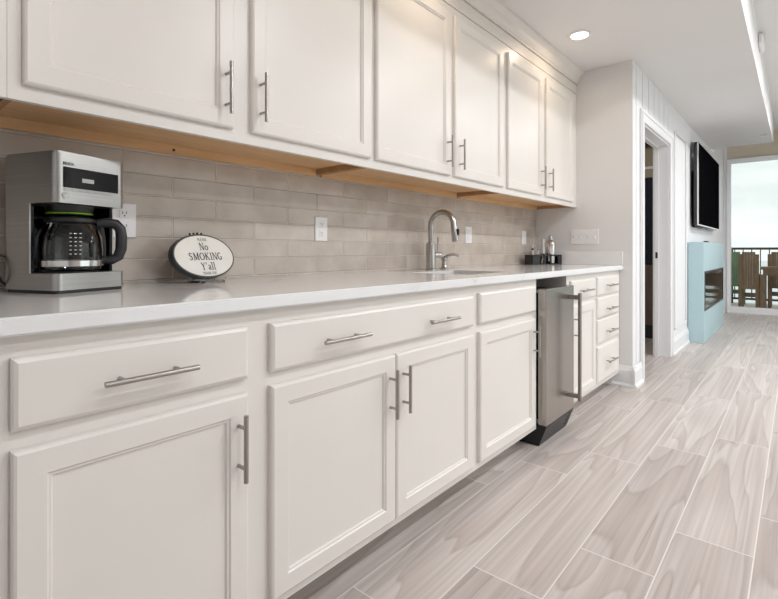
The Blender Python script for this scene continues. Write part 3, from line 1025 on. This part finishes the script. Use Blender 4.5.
def rounded_rect(x0, x1, y0, y1, r_front, n=6):
    """front (-y) corners rounded"""
    p = []
    for k in range(n + 1):
        a = PI + k * (PI / 2) / n
        p.append((x0 + r_front + r_front * math.cos(a), y0 + r_front + r_front * math.sin(a)))
    for k in range(n + 1):
        a = 1.5 * PI + k * (PI / 2) / n
        p.append((x1 - r_front + r_front * math.cos(a), y0 + r_front + r_front * math.sin(a)))
    p += [(x1, y1), (x0, y1)]
    return p


foot = bmesh.new()
extrude_profile(foot, rounded_rect(0.004, CW - 0.004, 0.004, CD - 0.004, 0.012), 'z', 0.0, 0.0085)
obj('foot', foot, M['black'], cmk)
bs_ = bmesh.new()
extrude_profile(bs_, rounded_rect(0, CW, 0, CD, 0.020), 'z', 0.0086, 0.052)
obj('base', bs_, M['steel'], cmk)
hd = bmesh.new()
extrude_profile(hd, rounded_rect(0, CW, 0, CD, 0.020), 'z', 0.236, 0.281)
extrude_profile(hd, rounded_rect(0.0006, CW - 0.0006, 0.0006, CD, 0.020), 'z', 0.2811, 0.2825)
extrude_profile(hd, rounded_rect(0, CW, 0, CD, 0.020), 'z', 0.2826, CHT - 0.006)
extrude_profile(hd, rounded_rect(0.004, CW - 0.004, 0.004, CD, 0.012), 'z', CHT - 0.0061, CHT)
head = obj('head', hd, M['steel'], cmk)
# steel side walls wrapping the rear tank, dark cavity between
sw_ = bmesh.new()
box(sw_, 0.0, 0.0035, 0.098, CD, 0.0521, 0.2359)
box(sw_, CW - 0.0035, CW, 0.050, CD, 0.0521, 0.2359)
box(sw_, 0.0, CW, CD - 0.004, CD, 0.0521, 0.2359)
obj('side_wall', sw_, M['steel'], cmk, sm=False)
tk = bmesh.new()
box(tk, 0.0036, CW - 0.0036, 0.168, CD - 0.0041, 0.0521, 0.2359)
box(tk, 0.0036, 0.012, 0.099, 0.1679, 0.0521, 0.2359)
box(tk, CW - 0.012, CW - 0.0036, 0.0505, 0.1679, 0.0521, 0.2359)
obj('water_tank', tk, M['black_gloss'], cmk, sm=False)
pn = bmesh.new()
panel(pn, 0.0205, CW - 0.027, 0.2765, 0.330, -0.003, 0.0028, [(0.0, 0.0012), (0.0015, 0.0)])
pan = obj('control_panel', pn, M['black_gloss'], head, sm=False)
obj('display', B(0.070, 0.104, -0.0036, -0.00305, 0.294, 0.305), M['lcd'], head, sm=False)
kn = bmesh.new()
for k in range(7):
    box(kn, 0.022 + k * 0.0215, 0.037 + k * 0.0215, -0.0036, -0.00305, 0.2695, 0.2735, bev=0.0003)
obj('button_row', kn, M['steel'], head, sm=False)
pb = bmesh.new()
cyl(pb, (0.026, 0.0005, 0.256), (0.026, -0.003, 0.256), 0.0095, seg=24)
pbo = obj('power_button', pb, M['chrome'], head)
br_ = bmesh.new()
text_mesh(br_, 'BRAUN', 0.034, 0.335, 0.0075, lambda u, v, n: Vector((u, -n - 0.0002, v)), 1.0, 1.1)
obj('brand_lettering', br_, M['black_matte'], head, sm=False)
# filter basket under the head, with a green drip ring
CX_, CY_ = 0.100, 0.074
fbk = bmesh.new()
lathe(fbk, (CX_, CY_ + 0.012, 0), [(0.045, 0.212), (0.056, 0.218), (0.060, 0.2355)], 36)
basket = obj('filter_basket', fbk, M['black'], cmk)
gr = bmesh.new()
lathe(gr, (CX_, CY_ + 0.012, 0), [(0.0465, 0.2115), (0.0565, 0.2120), (0.0572, 0.2155), (0.0555, 0.2165)], 36)
obj('drip_ring', gr, M['green'], basket)
wp = bmesh.new()
lathe(wp, (CX_, CY_ + 0.008, 0.0521), [(0.070, 0), (0.070, 0.003), (0.065, 0.004)], 32)
obj('warming_plate', wp, M['black_matte'], cmk)
cfm = bmesh.new()
prof_out = [(0.0608, 0.0), (0.0749, 0.004), (0.0790, 0.02), (0.0796, 0.06), (0.0778, 0.09), (0.0702, 0.114), (0.0585, 0.130), (0.0562, 0.138)]
lathe(cfm, (CX_, CY_ + 0.008, 0.0568), prof_out, 40, True, False)
caf = obj('carafe', cfm, M['carafe'], cmk)
bn = bmesh.new()
lathe(bn, (CX_, CY_ + 0.008, 0.0568), [(0.0796, 0.012), (0.0810, 0.013), (0.0812, 0.028), (0.0803, 0.029)], 40, False, False)
obj('band', bn, M['chrome'], caf)
ld = bmesh.new()
lathe(ld, (CX_, CY_ + 0.008, 0.0568), [(0.0573, 0.132), (0.0620, 0.134), (0.0620, 0.143), (0.0468, 0.149)], 32)
obj('lid', ld, M['black'], caf)
mk = bmesh.new()
for k in range(6):
    a = math.radians(-118)
    zz = 0.0568 + 0.045 + k * 0.011
    for da in (-0.14, 0.0, 0.14):
        rr = 0.0805
        px_, py_ = CX_ + rr * math.cos(a + da), CY_ + 0.008 + rr * math.sin(a + da)
        tx_, ty_ = -math.sin(a + da), math.cos(a + da)
        wd = 0.0026
        vs = [(px_ - tx_ * wd, py_ - ty_ * wd, zz), (px_ + tx_ * wd, py_ + ty_ * wd, zz), (px_ + tx_ * wd, py_ + ty_ * wd, zz + 0.0018), (px_ - tx_ * wd, py_ - ty_ * wd, zz + 0.0018)]
        mk.faces.new([mk.verts.new(v) for v in vs])
obj('level_marks', mk, M['plate'], caf, sm=False)
hn = bmesh.new()
hdv = Vector((0.80, -0.60, 0)).normalized()
hc = Vector((CX_, CY_ + 0.008, 0.0568))
def hp(r, z):
    return hc + hdv * r + Vector((0, 0, z))
hpts = [hp(0.0625, 0.132), hp(0.0875, 0.136), hp(0.1095, 0.132), hp(0.1215, 0.118), hp(0.1245, 0.095), hp(0.1235, 0.060), hp(0.1165, 0.038), hp(0.1005, 0.028), hp(0.0785, 0.028)]
tube(hn, hpts, [0.012, 0.014, 0.015, 0.015, 0.015, 0.015, 0.0145, 0.013, 0.010], 16)
tube(hn, [hp(0.0795, 0.030), hp(0.0790, 0.08), hp(0.0745, 0.118), hp(0.0685, 0.132)], [0.006, 0.006, 0.006, 0.006], 10)
obj('handle', hn, M['handle_black'], caf)
cd = bmesh.new()
tube(cd, [(0.012, CD + 0.003, 0.09), (-0.004, CD + 0.014, 0.10), (-0.016, CD + 0.012, 0.085), (-0.018, CD + 0.006, 0.055), (-0.008, CD + 0.004, 0.03), (0.008, CD + 0.004, 0.012), (0.05, CD + 0.006, 0.004)], 0.0035, 8)
obj('cord', cd, M['black'], cmk)

# ------------------------------------------------------------------ cocktail tool set near the end wall
TX, TY, TA = 3.585, 1.575, math.radians(-23)
ca, sa = math.cos(TA), math.sin(TA)


def tl(u, v):
    return (TX + u * ca - v * sa, TY + u * sa + v * ca)


TRL, TRW, TRH = 0.305, 0.095, 0.078
tr = thing('tool_caddy', 'black rectangular caddy holding steel cocktail tools at the counter end', 'caddy', (TX, TY, 0.9142), TA, local=True)
tm = bmesh.new()
box(tm, 0, TRL, 0, TRW, 0.0, 0.006)
box(tm, 0, 0.004, 0.0, TRW, 0.0061, TRH)
box(tm, TRL - 0.004, TRL, 0.0, TRW, 0.0061, TRH)
box(tm, 0.0041, TRL - 0.0041, TRW - 0.004, TRW, 0.0061, TRH)
# front with three open windows
for a, b_ in ((0.0041, 0.070), (0.108, 0.135), (0.178, 0.196), (0.262, TRL - 0.0041)):
    box(tm, a, b_, 0.0, 0.004, 0.0061, TRH)
box(tm, 0.0041, TRL - 0.0041, 0.0, 0.004, TRH - 0.010, TRH)
obj('box', tm, M['black'], tr, sm=False)


def tool(name, label, cat, u, v, parts):
    x, y = tl(u, v)
    t = thing(name, label, cat, (x, y, 0.9142 + 0.0062), 0, None, local=True)
    for pn_, bm_, mt_ in parts:
        obj(pn_, bm_, mt_, t)
    return t


def L(prof, seg=24):
    return lathe(bmesh.new(), (0, 0, 0), prof, seg)


tool('cocktail_shaker', 'polished steel cocktail shaker, the tallest tool in the black caddy', 'shaker', 0.228, 0.0425, [
    ('cup', L([(0.030, 0), (0.033, 0.01), (0.0405, 0.14)]), M['chrome']),
    ('strainer_top', L([(0.0412, 0.1402), (0.041, 0.152), (0.034, 0.178), (0.020, 0.192)]), M['chrome']),
    ('cap', L([(0.0175, 0.1922), (0.0170, 0.213), (0.013, 0.223), (0.006, 0.227)]), M['chrome'])])
tool('muddler', 'straight steel muddler standing left of the cocktail shaker', 'muddler', 0.155, 0.050, [
    ('shaft', L([(0.014, 0), (0.014, 0.02), (0.0105, 0.03), (0.0105, 0.18), (0.013, 0.186), (0.013, 0.196), (0.006, 0.20)]), M['chrome'])])
tool('jigger', 'small double-ended steel jigger in the black caddy', 'jigger', 0.126, 0.030, [
    ('cup', L([(0.017, 0), (0.019, 0.004), (0.007, 0.036), (0.007, 0.042), (0.021, 0.082), (0.0195, 0.083)]), M['chrome'])])
st_ = bmesh.new()
ringp = [(0.030 * math.cos(2 * PI * k / 24), 0.006 * math.sin(2 * PI * k / 24), 0.085 + 0.030 * math.sin(2 * PI * k / 24)) for k in range(25)]
tube(st_, ringp, 0.0035, 8)
for k in range(5):
    tube(st_, [(-0.018 + k * 0.009, 0, 0.064), (-0.018 + k * 0.009, 0.004, 0.106)], 0.0016, 6)
st2 = bmesh.new()
tube(st2, [(0, 0, 0.055), (0, 0, 0.0)], [0.006, 0.008], 10)
tool('strainer', 'round steel coil strainer in the middle of the black caddy', 'strainer', 0.088, 0.036, [('coil', st_, M['chrome']), ('grip', st2, M['chrome'])])
bsn = bmesh.new()
tube(bsn, [(0, 0, 0.0), (0, 0, 0.12), (0, 0, 0.222)], [0.0026, 0.0022, 0.002], 8)
bs2 = bmesh.new(); ball(bs2, (0, 0, 0.2245), 0.004, 8)
tool('bar_spoon', 'long thin steel bar spoon upright at the back of the caddy', 'spoon', 0.062, 0.060, [('shaft', bsn, M['chrome']), ('tip', bs2, M['chrome'])])
pr1 = bmesh.new(); tube(pr1, [(0, 0, 0.0), (0, 0, 0.155)], 0.0022, 8)
pr2 = bmesh.new(); lathe(pr2, (0, 0, 0.108), [(0.004, 0), (0.0095, 0.004), (0.0095, 0.012), (0.004, 0.016)], 16)
tool('pourer', 'thin steel pourer with a black stopper at the left end of the caddy', 'pourer', 0.022, 0.030, [('spout', pr1, M['chrome']), ('stopper', pr2, M['black'])])

# ------------------------------------------------------------------ television, electric fireplace
tv = thing('television', 'large flat-screen television with thin silver edge mounted above the aqua fireplace', 'television', (7.36, 0.86, 1.315))
obj('casing', B(6.42, 8.30, 0.872, 0.905, 1.315, 2.262, bev=0.004), M['black_matte'], tv, sm=False)
bz = bmesh.new()
box(bz, 6.42, 8.30, 0.858, 0.8719, 1.315, 1.327)
box(bz, 6.42, 8.30, 0.858, 0.8719, 2.252, 2.262)
box(bz, 6.42, 6.432, 0.858, 0.8719, 1.3271, 2.2519)
box(bz, 8.288, 8.30, 0.858, 0.8719, 1.3271, 2.2519)
obj('bezel', bz, M['chrome'], tv, sm=False)
obj('screen', B(6.4325, 8.2875, 0.862, 0.8715, 1.3275, 2.2515), M['screen'], tv, sm=False)
mt_ = bmesh.new()
box(mt_, 7.0, 7.7, 1.0305, 1.0495, 1.50, 2.05)
box(mt_, 7.2, 7.25, 0.9055, 1.030, 1.6, 1.95)
box(mt_, 7.45, 7.5, 0.9055, 1.030, 1.6, 1.95)
obj('wall_mount', mt_, M['dark'], tv, sm=False)
mb = thing('media_box', 'dark cable box in the wall recess behind the television', 'cable box', (6.72, 1.0, 1.3002))
obj('housing', B(6.60, 6.86, 0.955, 1.045, 1.3003, 1.95, bev=0.004), M['navy'], mb, sm=False)

fpn = thing('fireplace', 'aqua painted box with a built-in electric fireplace under the television', 'fireplace', (7.2, 0.87, 0.0))
sx0, sx1 = 6.27, 8.134
y0, y1 = 0.79, YW - 0.0107
fs = bmesh.new()
ix0, ix1, iz0, iz1 = 6.33, 8.03, 0.352, 0.792
box(fs, sx0, ix0, y0, y1, 0.001, 1.12)
box(fs, ix1, sx1, y0, y1, 0.001, 1.12)
box(fs, ix0, ix1, y0, y1, 0.001, iz0)
box(fs, ix0, ix1, y0, y1, iz1, 1.12)
box(fs, ix0, ix1, y1 - 0.004, y1, iz0, iz1)
obj('surround', fs, M['aqua'], fpn, sm=False)
fbx = bmesh.new()
box(fbx, ix0 + 0.001, ix0 + 0.02, y0 - 0.006, y0 + 0.03, iz0 + 0.001, iz1 - 0.001)
box(fbx, ix1 - 0.02, ix1 - 0.001, y0 - 0.006, y0 + 0.03, iz0 + 0.001, iz1 - 0.001)
box(fbx, ix0 + 0.0201, ix1 - 0.0201, y0 - 0.006, y0 + 0.03, iz0 + 0.001, iz0 + 0.02)
box(fbx, ix0 + 0.0201, ix1 - 0.0201, y0 - 0.006, y0 + 0.03, iz1 - 0.02, iz1 - 0.001)
ins = obj('firebox_frame', fbx, M['black'], fpn, sm=False)
obj('glass_front', B(ix0 + 0.0205, ix1 - 0.0205, y0 - 0.002, y0 + 0.004, iz0 + 0.0205, iz1 - 0.0205), M['black_gloss'], ins, sm=False)
rm = thing('remote_control', 'small black remote control lying on top of the aqua fireplace', 'remote', (6.80, 0.83, 1.1203))
obj('body', B(6.72, 6.88, 0.81, 0.85, 1.1204, 1.138, bev=0.004), M['black'], rm, sm=False)

# ------------------------------------------------------------------ bedroom beyond the doorway
bk = thing('bunk_bed', 'brown wooden bunk with a navy curtain seen through the hall doorway', 'bunk bed', (6.3, 1.6, 0.0))
obj('side_board', B(6.20, 6.24, 1.10, 2.38, 0.16, 0.857), M['bunk'], bk, sm=False)
obj('plinth', B(6.24, 6.80, 1.10, 2.38, 0.001, 0.159), M['black_matte'], bk, sm=False)
obj('mattress_deck', B(6.241, 6.80, 1.10, 2.38, 0.16, 0.50), M['bunk'], bk, sm=False)
cu = bmesh.new()
top, bot = [], []
for k in range(61):
    yy = 1.10 + 1.28 * k / 60
    xx = 6.225 + 0.012 * math.sin(k * 1.1)
    top.append((xx, yy)); bot.append((xx + 0.008, yy))
extrude_profile(cu, top + list(reversed(bot)), 'z', 0.858, 1.875)
obj('curtain', cu, M['navy'], bk)
obj('shelf', B(6.19, 6.80, 1.10, 2.38, 1.97, 2.0), M['trim'], bk, sm=False)
obj('upper_board', B(6.215, 6.24, 1.10, 2.38, 2.001, 2.22), M['tan'], bk, sm=False)
obj('valance', B(6.20, 6.245, 1.10, 2.38, 1.876, 1.969), M['tan'], bk, sm=False)

# ------------------------------------------------------------------ balcony furniture and railing
rl = thing('balcony_railing', 'dark metal balcony railing with thin upright balusters beyond the glass door', 'railing', (11.7, 0.0, -0.02))
r1 = bmesh.new()
box(r1, 11.67, 11.73, -3.6, 2.4, 1.04, 1.085, bev=0.004)
obj('top_rail', r1, M['rail'], rl, sm=False)
obj('bottom_rail', B(11.68, 11.72, -3.6, 2.4, 0.06, 0.10), M['rail'], rl, sm=False)
for k in range(44):
    yb_ = -3.5 + 0.135 * k
    obj('baluster', B(11.692, 11.708, yb_ - 0.008, yb_ + 0.008, 0.1005, 1.0395), M['rail'], rl, sm=False)
for yb_ in (-3.58, -1.1, 1.0, 2.38):
    obj('post', B(11.675, 11.725, yb_ - 0.02, yb_ + 0.02, -0.0195, 1.0395), M['rail'], rl, sm=False)


def patio_chair(name, label, loc, rz, mat, w=0.46, hb=1.02):
    t = thing(name, label, 'chair', loc, rz, local=True)
    h = w / 2
    for sx in (-1, 1):
        obj('leg', B(sx * h - 0.025, sx * h + 0.025, -0.24, -0.19, 0.0, 0.60), mat, t, sm=False)
        obj('leg', B(sx * h - 0.025, sx * h + 0.025, 0.19, 0.24, 0.0, hb - 0.04), mat, t, sm=False)
        obj('arm', B(sx * h - 0.035, sx * h + 0.035, -0.26, 0.189, 0.6005, 0.63, bev=0.004), mat, t, sm=False)
    obj('seat', B(-h + 0.026, h - 0.026, -0.24, 0.24, 0.37, 0.42, bev=0.004), mat, t, sm=False)
    sl_ = bmesh.new()
    n_ = 5
    for k in range(n_):
        a = -h + 0.0255 + (w - 0.051) * k / n_
        box(sl_, a + 0.001, a + (w - 0.051) / n_ - 0.001, 0.20, 0.225, 0.4205, hb)
    obj('backrest', sl_, mat, t, sm=False)
    ap = B(-h + 0.026, h - 0.026, -0.235, -0.215, 0.20, 0.28)
    obj('stretcher', ap, mat, t, sm=False)
    return t


patio_chair('patio_chair', 'dark green slatted chair on the balcony, nearest the left edge of the glass', (11.35, 1.02, -0.0198), math.radians(90), M['green_wood'], 0.44)
patio_chair('patio_chair', 'dark brown slatted chair on the balcony between the green chair and the table', (10.65, 0.655, -0.0198), math.radians(90), M['teak'], 0.24)
patio_chair('patio_chair', 'dark brown slatted chair on the balcony behind the table at the picture edge', (11.2, 0.17, -0.0198), math.radians(90), M['teak'], 0.44)
pt = thing('patio_table', 'dark brown wooden table on the balcony seen through the glass', 'table', (10.6, 0.25, -0.0198))
obj('table_top', B(10.35, 10.8, -0.35, 0.495, 0.70, 0.745, bev=0.004), M['teak'], pt, sm=False)
obj('apron', B(10.39, 10.76, -0.31, 0.455, 0.60, 0.6995), M['teak'], pt, sm=False)
for x in (10.39, 10.76):
    for y in (-0.31, 0.455):
        obj('leg', B(x - 0.035, x + 0.035, y - 0.035, y + 0.035, -0.0195, 0.5995), M['teak'], pt, sm=False)

# ------------------------------------------------------------------ ceiling fixtures
def downlight(x, y, z, label, group, watts, col, mat, size=0.052):
    t = thing('downlight', label, 'ceiling light', (x, y, z - 0.012), 0, group, local=True)
    rg = bmesh.new()
    lathe(rg, (0, 0, 0), [(size, 0.0105), (size, 0.003), (size + 0.004, 0.0), (size + 0.016, 0.004), (size + 0.016, 0.0112), (size, 0.0112)], 40, False, False)
    obj('trim_ring', rg, M['trim'], t)
    df = bmesh.new()
    lathe(df, (0, 0, 0), [(size - 0.001, 0.006), (size - 0.001, 0.0105)], 40)
    obj('diffuser', df, mat, t)
    ld_ = bpy.data.lights.new('lamp', 'AREA')
    ld_.shape = 'DISK'
    ld_.size = size * 1.9
    ld_.energy = watts
    ld_.color = col
    lo = bpy.data.objects.new('lamp', ld_)
    C.objects.link(lo)
    lo.parent = t
    lo.location = (0, 0, 0.004)
    return t


WARM, NEUT = (1.0, 0.76, 0.52), (0.985, 0.985, 1.0)
downlight(3.232, 1.098, ZC, 'round recessed downlight in the low ceiling near the end wall', None, WARM_W, WARM, M['lamp'])
downlight(1.757, 1.098, ZC, 'round recessed downlight in the low ceiling above the picture, over the faucet cabinet', 'downlights over the counter', WARM_W, WARM, M['lamp'])
downlight(0.28, 1.098, ZC, 'round recessed downlight in the low ceiling above the picture, over the coffee maker', 'downlights over the counter', WARM_W * 0.6, WARM, M['lamp'])
for x, k in ((0.5, 0.8), (2.1, 1.05), (3.7, 1.25), (5.3, 1.25), (6.9, 1.25)):
    downlight(x, -0.62, ZH, 'added fill downlight in the high ceiling outside the picture', 'downlights in the high ceiling', MAIN_W * k, NEUT, M['lamp_cool'], 0.085)
for x, k in ((0.9, 1.3), (2.9, 1.75), (4.9, 1.8), (7.2, 1.8)):  # added row of fill lights, in place of light bounced off the ceiling
    downlight(x, -2.2, ZH, 'added fill downlight in the high ceiling outside the picture', 'downlights in the high ceiling', MAIN_W * k, NEUT, M['lamp_cool'], 0.085)
downlight(5.2, 1.75, ZC, 'round recessed downlight in the bedroom ceiling', None, 3.0, NEUT, M['lamp_cool'])

vt = bmesh.new()
box(vt, 7.50, 7.62, 0.30, 0.36, ZC - 0.006, ZC - 0.0005, bev=0.001)
tag(obj('ceiling_sensor', vt, M['lcd'], sm=False), 'small flat sensor on the low ceiling close to the glass door', 'sensor')

blk = bmesh.new()  # plain block in place of a crumpled, drape-like white thing
box(blk, 4.90, 5.16, YS - 0.034, YS - 0.0005, 2.70, 2.785, bev=0.008)
tag(obj('white_block', blk, M['trim'], sm=False), 'plain white block in place of a crumpled white thing high on the upright edge of the low ceiling at top right', 'white block')
